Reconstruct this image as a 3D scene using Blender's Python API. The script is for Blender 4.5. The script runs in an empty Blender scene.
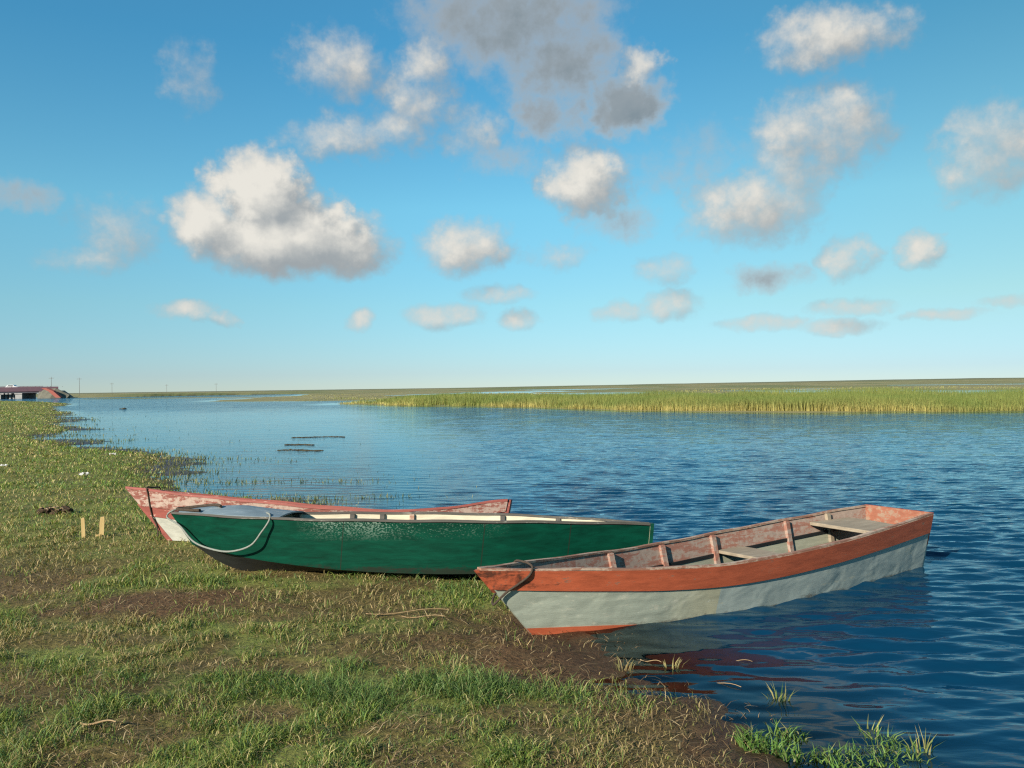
import bpy, bmesh, math, random
import numpy as np

random.seed(7)
rng = np.random.default_rng(11)
R = math.radians
scene = bpy.context.scene
col = scene.collection


# ------------------------------------------------------------------ helpers
def tag(o, label=None, cat=None, group=None, kind=None):
    if label: o['label'] = label
    if cat: o['category'] = cat
    if group: o['group'] = group
    if kind: o['kind'] = kind
    return o


def link(name, me, parent=None):
    o = bpy.data.objects.new(name, me)
    col.objects.link(o)
    if parent is not None:
        o.parent = parent
    return o


def empty(name, loc, rot=(0, 0, 0)):
    o = bpy.data.objects.new(name, None)
    o.empty_display_size = 0.2
    o.location = loc
    o.rotation_euler = rot
    col.objects.link(o)
    return o


def finish(bm, name, mats, parent=None, smooth=35):
    bmesh.ops.recalc_face_normals(bm, faces=bm.faces[:])
    me = bpy.data.meshes.new(name)
    bm.to_mesh(me)
    bm.free()
    for m in (mats if isinstance(mats, (list, tuple)) else [mats]):
        me.materials.append(m)
    if smooth:
        for p in me.polygons:
            p.use_smooth = True
        me.set_sharp_from_angle(angle=R(smooth))
    return link(name, me, parent)


def loft(bm, loops, closed=True, caps=True, mids=None):
    """join successive point loops; mids[i] = material index of loop edge i"""
    rows = [[bm.verts.new(p) for p in lp] for lp in loops]
    n = len(rows[0])
    for a, b in zip(rows[:-1], rows[1:]):
        for i in range(n if closed else n - 1):
            j = (i + 1) % n
            try:
                f = bm.faces.new((a[i], a[j], b[j], b[i]))
                if mids: f.material_index = mids[i]
            except ValueError:
                pass
    if caps:
        for r in (rows[0], rows[-1]):
            try:
                bm.faces.new(r)
            except ValueError:
                pass
    return rows


def box(bm, lo, hi, mat=0):
    x0, y0, z0 = lo; x1, y1, z1 = hi
    v = [bm.verts.new(p) for p in ((x0, y0, z0), (x1, y0, z0), (x1, y1, z0), (x0, y1, z0),
                                   (x0, y0, z1), (x1, y0, z1), (x1, y1, z1), (x0, y1, z1))]
    for f in ((0, 3, 2, 1), (4, 5, 6, 7), (0, 1, 5, 4), (1, 2, 6, 5), (2, 3, 7, 6), (3, 0, 4, 7)):
        bm.faces.new([v[i] for i in f]).material_index = mat


def tube(bm, pts, rad, n=8):
    pts = [np.array(p, float) for p in pts]
    loops = []
    for i, p in enumerate(pts):
        d = pts[min(i + 1, len(pts) - 1)] - pts[max(i - 1, 0)]
        d /= np.linalg.norm(d) + 1e-9
        up = np.array((0, 0, 1.0)) if abs(d[2]) < .9 else np.array((1.0, 0, 0))
        a = np.cross(d, up); a /= np.linalg.norm(a)
        b = np.cross(d, a)
        r = rad[i] if hasattr(rad, '__len__') else rad
        loops.append([tuple(p + r * (math.cos(t) * a + math.sin(t) * b)) for t in np.linspace(0, 2 * math.pi, n, endpoint=False)])
    loft(bm, loops)


def spline(pts, n=12):
    P = [np.array(p, float) for p in pts]
    P = [2 * P[0] - P[1]] + P + [2 * P[-1] - P[-2]]
    out = []
    for i in range(1, len(P) - 2):
        for k in range(n):
            t = k / n
            a, b, c, d = P[i - 1:i + 3]
            out.append(.5 * (2 * b + (c - a) * t + (2 * a - 5 * b + 4 * c - d) * t * t + (3 * b - a - 3 * c + d) * t ** 3))
    out.append(P[-2])
    return [tuple(p) for p in out]


def table(tab):
    """smooth monotone-ish interpolation of (x, value) pairs"""
    xs = np.array([a for a, _ in tab], float); ys = np.array([b for _, b in tab], float)
    h = np.diff(xs); dl = np.diff(ys) / h
    m = np.empty(len(xs)); m[0] = dl[0]; m[-1] = dl[-1]
    m[1:-1] = (dl[:-1] * h[1:] + dl[1:] * h[:-1]) / (h[1:] + h[:-1])

    def f(x):
        i = int(np.clip(np.searchsorted(xs, x) - 1, 0, len(xs) - 2))
        t = min(max((x - xs[i]) / h[i], 0), 1)
        return float((2 * t ** 3 - 3 * t * t + 1) * ys[i] + (t ** 3 - 2 * t * t + t) * h[i] * m[i]
                     + (-2 * t ** 3 + 3 * t * t) * ys[i + 1] + (t ** 3 - t * t) * h[i] * m[i + 1])
    return f


def hash2(ix, iy, seed):
    n = (ix.astype(np.int64) * 374761393 + iy.astype(np.int64) * 668265263 + seed * 974634541) & 0xffffffff
    n = ((n ^ (n >> 13)) * 1274126177) & 0xffffffff
    n = (n ^ (n >> 16)) & 0xffff
    return n / 65535.0


def vnoise(x, y, seed=0, octv=3):
    tot = np.zeros_like(x, float); amp = 1.0; s = 0
    for o in range(octv):
        ix = np.floor(x); iy = np.floor(y)
        fx = x - ix; fy = y - iy
        fx = fx * fx * (3 - 2 * fx); fy = fy * fy * (3 - 2 * fy)
        a = hash2(ix, iy, seed + o); b = hash2(ix + 1, iy, seed + o)
        c = hash2(ix, iy + 1, seed + o); d = hash2(ix + 1, iy + 1, seed + o)
        tot += amp * ((a * (1 - fx) + b * fx) * (1 - fy) + (c * (1 - fx) + d * fx) * fy)
        s += amp; amp *= .5; x = x * 2.03 + 17.3; y = y * 2.03 + 5.1
    return tot / s


def sstep(a, b, x):
    t = np.clip((x - a) / (b - a), 0, 1)
    return t * t * (3 - 2 * t)


# ------------------------------------------------------------------ materials
class NT:
    def __init__(self, name, world=False):
        self.m = (bpy.data.worlds if world else bpy.data.materials).new(name)
        self.m.use_nodes = True
        self.t = self.m.node_tree
        self.t.nodes.clear()

    def n(self, kind, **kw):
        nd = self.t.nodes.new(kind)
        for k, v in kw.items():
            if k.startswith('_'):
                setattr(nd, k[1:], v)
            else:
                nd.inputs[k.replace('__', ' ')].default_value = v
        return nd

    def l(self, a, b):
        self.t.links.new(a, b)

    def val(self, x, sock):
        if hasattr(x, 'links'):
            self.l(x, sock)
        else:
            sock.default_value = x

    def math(self, op, a, b=None, c=None, clamp=False):
        nd = self.t.nodes.new('ShaderNodeMath'); nd.operation = op; nd.use_clamp = clamp
        for i, x in enumerate((a, b, c)):
            if x is not None: self.val(x, nd.inputs[i])
        return nd.outputs[0]

    def vmath(self, op, a, b=None, scale=None):
        nd = self.t.nodes.new('ShaderNodeVectorMath'); nd.operation = op
        self.val(a, nd.inputs[0])
        if b is not None: self.val(b, nd.inputs[1])
        if scale is not None: self.val(scale, nd.inputs['Scale'])
        return nd.outputs['Value'] if op in ('LENGTH', 'DOT_PRODUCT', 'DISTANCE') else nd.outputs[0]

    def noise(self, vec, scale, detail=4, rough=.55, dist=0):
        nd = self.n('ShaderNodeTexNoise', Scale=scale, Detail=detail, Roughness=rough, Distortion=dist)
        self.l(vec, nd.inputs['Vector'])
        return nd.outputs[0]

    def mapr(self, x, a, b, c=0., d=1., smooth=False):
        nd = self.t.nodes.new('ShaderNodeMapRange')
        nd.interpolation_type = 'SMOOTHSTEP' if smooth else 'LINEAR'
        for i, v in enumerate((x, a, b, c, d)):
            self.val(v, nd.inputs[i])
        return nd.outputs[0]

    def mix(self, f, a, b, blend='MIX'):
        nd = self.t.nodes.new('ShaderNodeMix'); nd.data_type = 'RGBA'; nd.blend_type = blend
        self.val(f, nd.inputs[0])
        for i, c in ((6, a), (7, b)):
            if isinstance(c, tuple): c = (*c, 1)[:4]
            self.val(c, nd.inputs[i])
        return nd.outputs[2]

    def bump(self, h, strength, dist, normal=None):
        nd = self.n('ShaderNodeBump', Strength=strength, Distance=dist)
        self.l(h, nd.inputs['Height'])
        if normal is not None: self.l(normal, nd.inputs['Normal'])
        return nd.outputs[0]

    def out(self, sh):
        o = self.t.nodes.new('ShaderNodeOutputMaterial')
        self.l(sh, o.inputs[0])
        return self.m

    def pbsdf(self, colr, rough, normal=None, spec=.3):
        b = self.n('ShaderNodeBsdfPrincipled')
        if isinstance(colr, tuple): colr = (*colr, 1)[:4]
        self.val(colr, b.inputs['Base Color']); self.val(rough, b.inputs['Roughness'])
        b.inputs['Specular IOR Level'].default_value = spec
        if normal is not None: self.l(normal, b.inputs['Normal'])
        return b.outputs[0]


def wood_paint(name, base, worn, wear=.5, dirt=(.03, .022, .015), dirt_amt=.5, rough=.55, dent=0.0, tone=.25,
               bow_wear=None, low_edge=None, fine=1.0, seam=None, speck=None, joints=(), spec=.35):
    """brushed paint on old boards: grain along the boat, worn spots, dirt, runs"""
    m = NT(name)
    tc = m.n('ShaderNodeTexCoord').outputs['Object']
    st = m.vmath('MULTIPLY', tc, (1.0, 3.0, 6.0))
    st2 = m.vmath('MULTIPLY', tc, (4.0, 14.0, 60.0))
    big = m.noise(tc, 1.7, 4, .6)
    mid = m.noise(st, 3.5, 6, .65, .4)
    grain = m.noise(st2, 3.0, 5, .7)
    spot = m.noise(tc, 26.0, 5, .7)
    c = m.mix(m.mapr(mid, .3, .72), tuple(x * (1 - tone) for x in base), tuple(min(1, x * (1 + tone)) for x in base))
    c = m.mix(m.mapr(grain, .45, .75, 0, .3), c, tuple(x * .6 for x in base))
    if seam:
        x = m.n('ShaderNodeSeparateXYZ'); m.l(m.vmath('ADD', tc, (0, 0, 0)), x.inputs[0])
        xx = m.math('ADD', x.outputs[0], m.math('MULTIPLY', m.math('SUBTRACT', mid, .5), .12))
        near = m.math('MULTIPLY', m.mapr(xx, seam[0] - .55, seam[0], 0, 1, True), m.math('LESS_THAN', x.outputs[0], seam[0]))
        c = m.mix(m.math('MULTIPLY', near, .5), c, seam[1])
        c = m.mix(m.math('MULTIPLY', m.math('GREATER_THAN', x.outputs[0], seam[0]), .6), c, seam[2])
    # worn paint
    wm = m.math('ADD', m.math('MULTIPLY', mid, .55), m.math('MULTIPLY', spot, .3))
    wm = m.math('ADD', wm, m.math('MULTIPLY', grain, .25))
    thr = .80 - .38 * wear
    wmask = m.mapr(wm, thr, thr + .045)
    if speck:   # chips gathered between two x along the boat
        x = m.n('ShaderNodeSeparateXYZ'); m.l(tc, x.inputs[0])
        zone = m.math('MULTIPLY', m.mapr(x.outputs[0], speck[0], speck[0] + .3), m.mapr(x.outputs[0], speck[1], speck[1] - .5))
        zone = m.math('MULTIPLY', zone, m.mapr(x.outputs[2], speck[2], speck[2] + .15))
        sp = m.noise(m.vmath('MULTIPLY', tc, (1, 1, 1.6)), 58, 4, .75)
        s2 = m.math('ADD', sp, m.math('MULTIPLY', m.math('SUBTRACT', big, .5), .5))
        wmask = m.math('MAXIMUM', wmask, m.math('MULTIPLY', zone, m.mapr(s2, .55, .6)))
    c = m.mix(wmask, c, m.mix(m.mapr(spot, .35, .65), tuple(x * .75 for x in worn), worn))
    # dirt
    dm = m.math('ADD', m.math('MULTIPLY', m.noise(st, 2.2, 7, .72, .6), .7), m.math('MULTIPLY', spot, .3))
    if bow_wear:
        x = m.n('ShaderNodeSeparateXYZ'); m.l(tc, x.inputs[0])
        dm = m.math('ADD', dm, m.mapr(x.outputs[0], bow_wear[0], bow_wear[1], .2, 0))
    if low_edge:  # paint turns darker towards the bottom of the hull
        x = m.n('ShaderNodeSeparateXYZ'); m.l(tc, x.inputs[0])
        dm = m.math('ADD', dm, m.mapr(x.outputs[2], low_edge[0], low_edge[1], .26, 0))
    dt = .74 - .2 * dirt_amt
    c = m.mix(m.mapr(dm, dt, dt + .1, 0, .85), c, dirt)
    for jx in joints:   # butt joints between boards
        x = m.n('ShaderNodeSeparateXYZ'); m.l(tc, x.inputs[0])
        off = m.math('ABSOLUTE', m.math('SUBTRACT', m.math('MULTIPLY_ADD', x.outputs[2], -.12, x.outputs[0]), jx))
        c = m.mix(m.mapr(off, .002, .006, .8, 0), c, dirt)
    h = m.math('ADD', m.math('MULTIPLY', grain, .35), m.math('MULTIPLY', wmask, -.07))
    nrm = m.bump(h, .5 * fine, .006)
    if dent:
        d1 = m.noise(m.vmath('MULTIPLY', tc, (1.3, 1, 2.0)), 3.0, 2, .45, .3)
        nrm = m.bump(d1, dent, .09, nrm)
    return m.out(m.pbsdf(c, m.mapr(wmask, 0, 1, rough, .85), nrm, spec))


def plain(name, a, b, scale=20, rough=.8, bump=.4, bd=.004, stretch=(1, 1, 1), spec=.25):
    m = NT(name)
    tc = m.vmath('MULTIPLY', m.n('ShaderNodeTexCoord').outputs['Object'], stretch)
    n1 = m.noise(tc, scale, 6, .65)
    c = m.mix(m.mapr(n1, .3, .7), a, b)
    return m.out(m.pbsdf(c, rough, m.bump(n1, bump, bd), spec))


def leafy(name, transl=.35, rough=.6):
    m = NT(name)
    at = m.n('ShaderNodeAttribute', _attribute_name='col')
    b = m.pbsdf(at.outputs['Color'], rough, None, .25)
    tr = m.n('ShaderNodeBsdfTranslucent')
    m.l(m.mix(1.0, at.outputs['Color'], (1.25, 1.2, .6), 'MULTIPLY'), tr.inputs['Color'])
    mx = m.n('ShaderNodeMixShader', Fac=transl)
    m.l(b, mx.inputs[1]); m.l(tr.outputs[0], mx.inputs[2])
    return m.out(mx.outputs[0])


# ------------------------------------------------------------------ world: sky and clouds
SUN_EL = 25.0
SUN_DIR = np.array((-.64, -.768)); SUN_DIR /= np.linalg.norm(SUN_DIR)


def make_world():
    w = NT("World", True)
    scene.world = w.m
    sky = w.n('ShaderNodeTexSky', _sky_type='NISHITA', _sun_disc=False, _sun_elevation=R(SUN_EL),
              _air_density=.8, _dust_density=0., _ozone_density=2.0, _altitude=0)
    sky.sun_rotation = math.atan2(SUN_DIR[0], SUN_DIR[1])
    g = w.n('ShaderNodeTexCoord').outputs['Generated']
    d = w.vmath('NORMALIZE', g)
    sep = w.n('ShaderNodeSeparateXYZ'); w.l(d, sep.inputs[0])
    az = w.math('MULTIPLY', w.math('ARCTAN2', sep.outputs[0], sep.outputs[1]), 57.29578)
    el = w.math('MULTIPLY', w.math('ARCSINE', sep.outputs[2]), 57.29578)
    cmb = w.n('ShaderNodeCombineXYZ'); w.l(az, cmb.inputs[0]); w.l(el, cmb.inputs[1])
    P = cmb.outputs[0]
    size = w.mapr(el, 2, 14, .3, 1.0)
    # each cloud: azimuth, elevation, half width, half height (degrees), density, 1 = heavy grey cloud
    CL = [(-15.00,9.93,6.53,2.54,1.5,0),(-16.4,12.6,3.3,2.9,1.45,0),(-13.6,11.0,3.0,2.2,1.3,0),(-19.95,10.73,2.82,1.97,1.05,0),(-11.46,9.37,3.71,1.94,1.10,0),(-11.56,11.70,1.18,1.02,0.90,0),(5.16,13.74,3.36,2.54,1.00,0),(-3.01,9.56,3.27,1.98,0.85,0),(21.16,20.96,4.37,1.86,0.85,0),(20.48,15.76,4.19,2.69,0.75,0),(16.11,11.37,4.43,2.62,0.80,0),(18.63,13.41,2.77,2.78,0.60,0),(29.93,13.27,3.17,2.77,0.70,0),(25.91,8.02,1.63,1.14,0.80,0),(22.03,7.69,1.57,1.42,0.65,0),(8.96,20.48,1.72,1.41,0.80,0),(-21.22,5.04,1.92,0.69,0.60,0),(-18.87,4.63,0.92,0.45,0.55,0),(-10.07,4.70,1.13,0.80,0.65,0),(-4.50,4.88,2.58,0.88,0.65,0),(0.47,4.62,1.43,0.81,0.70,0),(-0.74,6.26,2.32,0.61,0.50,0),(3.39,8.88,2.71,0.80,0.35,0),(10.59,5.27,2.09,1.06,0.70,0),(7.26,4.96,1.74,0.74,0.50,0),(16.63,3.95,2.96,0.59,0.65,0),(10.43,7.66,1.84,1.12,0.45,0),(21.99,4.82,2.53,0.56,0.50,0),(21.26,3.59,2.10,0.51,0.50,0),(27.33,4.06,2.22,0.36,0.50,0),(30.73,4.63,1.49,0.35,0.40,0),(-11.30,20.76,3.32,2.20,0.62,0),(-6.33,18.86,2.71,2.04,0.65,0),(-7.6,17.2,2.6,1.5,.5,0),(-11.03,16.38,3.72,1.59,0.62,0),(-2.63,17.05,2.32,1.85,0.50,0),(-5.42,21.16,2.04,2.10,0.60,0),(-20.74,19.43,1.57,1.91,0.30,0),(-24.91,10.07,2.75,1.79,0.42,0),(-26.86,8.03,2.33,0.84,0.36,0),(0.2,24.0,7.4,3.9,.85,1),(3.58,21.22,5.0,3.3,0.80,1),(7.93,18.50,3.06,2.16,1.00,1),(2.84,17.72,2.99,1.72,0.85,1),(17.17,6.97,2.58,0.96,0.65,1),(7.48,11.19,2.53,1.43,0.40,1),(-30.35,11.66,2.18,0.85,0.50,1),(-0.61,15.14,2.73,1.14,0.35,1),(12.17,14.66,3.85,1.86,0.20,1)]

    def density(off):
        q = w.vmath('ADD', P, (off[0], off[1], 0.0)) if off != (0, 0) else P
        nz = w.n('ShaderNodeTexNoise', Scale=.32, Detail=5.0, Roughness=.58)
        w.l(q, nz.inputs['Vector'])
        wob = w.vmath('SUBTRACT', nz.outputs['Color'], (.5, .5, .5))
        wob = w.vmath('SCALE', wob, scale=w.math('MULTIPLY', size, 2.7))
        nw2 = w.n('ShaderNodeTexNoise', Scale=.95, Detail=4.0, Roughness=.55)
        w.l(q, nw2.inputs['Vector'])
        wob2 = w.vmath('SCALE', w.vmath('SUBTRACT', nw2.outputs['Color'], (.5, .5, .5)), scale=w.math('MULTIPLY', size, 2.0))
        wob = w.vmath('MULTIPLY', w.vmath('ADD', wob, wob2), (1.3, .8, 0.0))
        q2 = w.vmath('ADD', q, wob)
        res = []
        for grp in (0, 1):
            cur = None
            for (a, e, ra, re, am, gp) in CL:
                if gp != grp: continue
                v = w.vmath('MULTIPLY', w.vmath('SUBTRACT', q2, (a, e, 0)), (1 / (ra * 1.12), 1 / (re * 1.12), 0))
                r2 = w.vmath('DOT_PRODUCT', v, v)
                b = w.math('MULTIPLY_ADD', r2, -am, am)
                b = w.math('MAXIMUM', b, -1.0)
                if cur is None:
                    cur = b
                else:
                    nd = w.t.nodes.new('ShaderNodeMath'); nd.operation = 'SMOOTH_MAX'
                    w.l(cur, nd.inputs[0]); w.l(b, nd.inputs[1]); nd.inputs[2].default_value = .12
                    cur = nd.outputs[0]
            res.append(cur)
        fn = w.n('ShaderNodeTexNoise', Scale=.42, Detail=8.0, Roughness=.62)
        w.l(q, fn.inputs['Vector'])
        f = w.math('MULTIPLY', w.math('SUBTRACT', fn.outputs[0], .5), 1.45)
        mx_ = w.math('MAXIMUM', res[0], res[1])
        D = w.math('ADD', mx_, f)
        return D, res[0], res[1], w.math('MULTIPLY_ADD', f, .5, mx_)

    D, d0, d1, S0 = density((0, 0))
    _, _, _, Ds = density((-1.15, 1.25))
    alpha = w.mapr(D, -.15, .95, 0, 1, True)
    lit = w.mapr(w.math('SUBTRACT', S0, w.math('MAXIMUM', Ds, -.6)), -.50, .62, 0, 1, True)
    dk = w.mapr(w.math('SUBTRACT', d1, d0), -.5, .3, 0, 1, True)
    thick = w.mapr(D, .3, 1.15, 0, 1, True)
    K = 10 / 1.80

    def c(*v): return tuple(x * K for x in v)
    lit = w.math('MULTIPLY', lit, w.mapr(D, .1, 1.1, .30, 1.05))
    cc = w.mix(lit, c(.35, .375, .39), c(.84, .80, .72))
    dc = w.mix(w.math('MULTIPLY', thick, w.mapr(lit, 0, 1, 1, .6)), c(.46, .485, .50), c(.175, .235, .275))
    cc = w.mix(dk, cc, dc)
    crn = w.n('ShaderNodeValToRGB')
    w.l(w.math('DIVIDE', el, 50.0), crn.inputs[0])
    E = crn.color_ramp.elements
    for k, (ee, cv) in enumerate(((1, (.405, .505, .64)), (5.5, (.52, .75, .715)), (12, (.60, 1.06, .94)), (22, (.40, 1.05, 1.06)), (45, (.58, 1.3, 1.3)))):
        q_ = E[k] if k < 2 else E.new(ee / 50)
        q_.position = ee / 50; q_.color = (cv[0] / 1.5, cv[1] / 1.5, cv[2] / 1.5, 1)
    tint = w.vmath('SCALE', crn.outputs[0], scale=1.5 * 1.27 / 1.46)
    # the air is milkier away from the sun
    milk = w.mix(w.mapr(az, -8, 38, 0, 1, True), (1.0, 1.0, 1.0), w.mix(w.mapr(el, .5, 6, 0, 1, True), (.84, .86, .90), (1.0, .83, .73)))
    tint = w.mix(1.0, tint, milk, 'MULTIPLY')
    skyc = w.mix(1.0, sky.outputs[0], tint, 'MULTIPLY')
    front = w.math('GREATER_THAN', sep.outputs[1], 0)
    a = w.math('MULTIPLY', w.math('MULTIPLY', alpha, .96), front)
    final = w.mix(a, skyc, cc)
    bg = w.n('ShaderNodeBackground', Strength=.1)
    w.l(final, bg.inputs[0])
    o = w.t.nodes.new('ShaderNodeOutputWorld'); w.l(bg.outputs[0], o.inputs[0])
    w.m.cycles.sampling_method = 'MANUAL'
    w.m.cycles.sample_map_resolution = 512


make_world()
sd_ = bpy.data.lights.new('sun', 'SUN')
sd_.energy = 4.8
sd_.angle = R(.55)
sd_.color = (1.0, .89, .74)
so = link('sun', sd_)
e = R(SUN_EL)
from mathutils import Vector
dirv = Vector((-SUN_DIR[0] * math.cos(e), -SUN_DIR[1] * math.cos(e), -math.sin(e)))
so.rotation_euler = dirv.to_track_quat('-Z', 'Y').to_euler()

# ------------------------------------------------------------------ camera
cam = bpy.data.cameras.new('camera')
cam.sensor_width = 36
cam.lens = 36 * 840 / 1024
cam.clip_end = 20000
co = link('camera', cam)
co.location = (0, 0, 1.6)
from mathutils import Matrix
co.rotation_euler = (Matrix.Rotation(R(90) + math.atan(3 / 840), 3, 'X') @ Matrix.Rotation(-R(.785), 3, 'Z')).to_euler()
scene.camera = co
scene.view_settings.view_transform = 'Standard'
scene.view_settings.look = 'None'
scene.view_settings.exposure = .85
scene.cycles.use_denoising = False
scene.cycles.filter_width = 1.25
scene.cycles.sample_clamp_indirect = 6
scene.cycles.max_bounces = 8
scene.cycles.transparent_max_bounces = 12
scene.cycles.caustics_reflective = False
scene.cycles.caustics_refractive = False

# ------------------------------------------------------------------ terrain
NEAR = [(1.6, -30), (1.42, 2.0), (1.28, 3.1), (1.06, 3.72), (.95, 4.22), (.72, 4.5), (.56, 4.9), (.34, 5.4), (.42, 6.3), (.12, 7.2),
        (-.6, 8.3), (-1.8, 10), (-3.3, 11.7), (-4.93, 13.2), (-7.1, 16.6), (-8.9, 21.3), (-11.6, 24.2), (-15.5, 28.7),
        (-20.7, 38.6), (-25.9, 49.8), (-44, 80), (-64, 122), (-90, 160), (-117, 192), (-400, 215), (-400, -30)]
FAR = [(4000, 30), (60, 38.0), (25.6, 41.9), (15.9, 46.4), (7.9, 52.2), (-.95, 64.5), (-10, 75), (-19.4, 89.6), (-20.5, 97), (-9, 108),
       (-18, 117), (-32, 121), (-46, 128), (-52, 150), (-60, 240), (-82, 330), (-112, 325), (-135, 280), (-148, 268), (-157, 285),
       (-160, 340), (-400, 380), (-4000, 3000), (-4000, 6000), (6000, 6000)]
ISLE = [(-112, 212), (-70, 196), (-56, 202), (-74, 212), (-104, 228)]
ISLE2 = [(-62, 178), (-48, 176), (-44, 182), (-60, 188)]


def sdist(x, y, poly):
    inside = np.zeros(x.shape, bool); best = np.full(x.shape, 1e18)
    n = len(poly)
    for i in range(n):
        x0, y0 = poly[i]; x1, y1 = poly[(i + 1) % n]
        dx, dy = x1 - x0, y1 - y0
        t = np.clip(((x - x0) * dx + (y - y0) * dy) / (dx * dx + dy * dy), 0, 1)
        best = np.minimum(best, (x - x0 - t * dx) ** 2 + (y - y0 - t * dy) ** 2)
        if dy != 0:
            inside ^= ((y0 > y) != (y1 > y)) & (x < dx * (y - y0) / dy + x0)
    return np.where(inside, 1, -1) * np.sqrt(best)


def land(x, y):
    """signed distance to the nearest shore (positive on land), and whether it is the near bank"""
    wob = (vnoise(x / np.maximum(.12 * y, .5) * 1.0, y / np.maximum(.12 * y, .5), 3, 2) - .5)
    wob = (vnoise(x * 1.3, y * 1.3, 5, 3) - .5) * .5 * np.clip(y / 8, .45, 1.2) + (vnoise(x * .16, y * .16, 8, 2) - .5) * np.clip((y - 12) * .12, 0, 4)
    sn = sdist(x, y, NEAR) + wob
    sf = np.maximum(np.maximum(sdist(x, y, FAR), sdist(x, y, ISLE)), sdist(x, y, ISLE2)) + (vnoise(x * .25, y * .25, 9, 3) - .5) * 3.0 + (vnoise(x * .07, y * .05, 19, 2) - .5) * 6.0
    return sn, sf


def marsh(x, y):
    return sstep(9, 12.5, y) * sstep(2.0, -1.5, x + .12 * (y - 10)) * sstep(90, 50, y)


def height(x, y):
    sn, sf = land(x, y)
    up = .08 * (1 - np.exp(-(np.maximum(sn, 0) / .62) ** 2)) + .006 * np.minimum(np.maximum(sn, 0), 12)
    dn = np.minimum(sn, 0)
    k = 1 - .8 * marsh(x, y)
    isl = (vnoise(x * .20 + .1 * y, y * .95, 27, 4) - .47) * .16 * marsh(x, y)
    low = isl * sstep(-9, -2, dn) + (-.20 * (1 - np.exp(-(dn / .9) ** 2)) + .06 * np.maximum(dn, -12)) * k
    zn = np.where(sn > 0, up, low)
    zn = zn + np.where(sn > -.4, (vnoise(x * 2.2, y * 2.2, 21, 3) - .5) * .045, 0) * np.clip((sn + .4) * .9, .1, 1)
    zn = zn + (vnoise(x * 9, y * 9, 22, 2) - .5) * .024 * sstep(-.6, .1, sn) * sstep(30, 10, y)
    # gentle rise of the far bank and the low dike that makes the skyline
    ridge = 1.0 + 2.9 * sstep(-250, 520, x)
    bank = .9 * np.exp(-(((x + 128) / 34) ** 2)) * sstep(282, 300, y) * sstep(420, 330, y)
    pool = sstep(.56, .62, vnoise(x * .022, y * .011, 33, 3)) * sstep(24, 34, sf) * sstep(520, 420, y)
    up2 = .11 * (1 - np.exp(-np.maximum(sf, 0) / 4)) - .3 * pool + ridge * sstep(420, 900, y) * (.82 + .3 * vnoise(x * .012, y * .012, 31, 3)) + bank
    low2 = -.25 * (1 - np.exp(np.minimum(sf, 0) / 1.5)) + .05 * np.maximum(np.minimum(sf, 0), -16)
    zf = np.where(sf > 0, up2, low2)
    return np.maximum(zn, zf), sn, sf


def fan(y0, y1, ratio, ncol, wl, wr, extra):
    ys = [y0]
    while ys[-1] < y1:
        r = ratio if ys[-1] < 500 else ratio * 3
        ys.append(ys[-1] * (1 + r))
    ys = np.array(ys)
    u = np.linspace(-1, 1, ncol)
    X = np.where(u < 0, u * 1.0, u * 1.0)[None, :] * np.where(u < 0, wl, wr)[None, :] * ys[:, None] + u[None, :] * extra
    Y = np.repeat(ys[:, None], ncol, 1)
    return X, Y


def grid_mesh(name, X, Y, Z):
    nr, nc = X.shape
    me = bpy.data.meshes.new(name)
    co_ = np.stack([X, Y, Z], -1).reshape(-1, 3).astype(np.float32)
    idx = np.arange(nr * nc).reshape(nr, nc)
    q = np.stack([idx[:-1, :-1], idx[:-1, 1:], idx[1:, 1:], idx[1:, :-1]], -1).reshape(-1, 4).astype(np.int32)
    me.vertices.add(len(co_)); me.vertices.foreach_set('co', co_.ravel())
    me.loops.add(q.size); me.loops.foreach_set('vertex_index', q.ravel())
    me.polygons.add(len(q)); me.polygons.foreach_set('loop_start', np.arange(0, q.size, 4, dtype=np.int32))
    me.update(calc_edges=True)
    me.polygons.foreach_set('use_smooth', np.ones(len(q), bool))
    return me


def vcol(me, name, c):
    a = me.attributes.new(name, 'FLOAT_COLOR', 'POINT')
    rgba = np.ones((len(c), 4), np.float32); rgba[:, :3] = c
    a.data.foreach_set('color', rgba.ravel())


def vflo(me, name, v):
    a = me.attributes.new(name, 'FLOAT', 'POINT')
    a.data.foreach_set('value', v.astype(np.float32).ravel())


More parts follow.
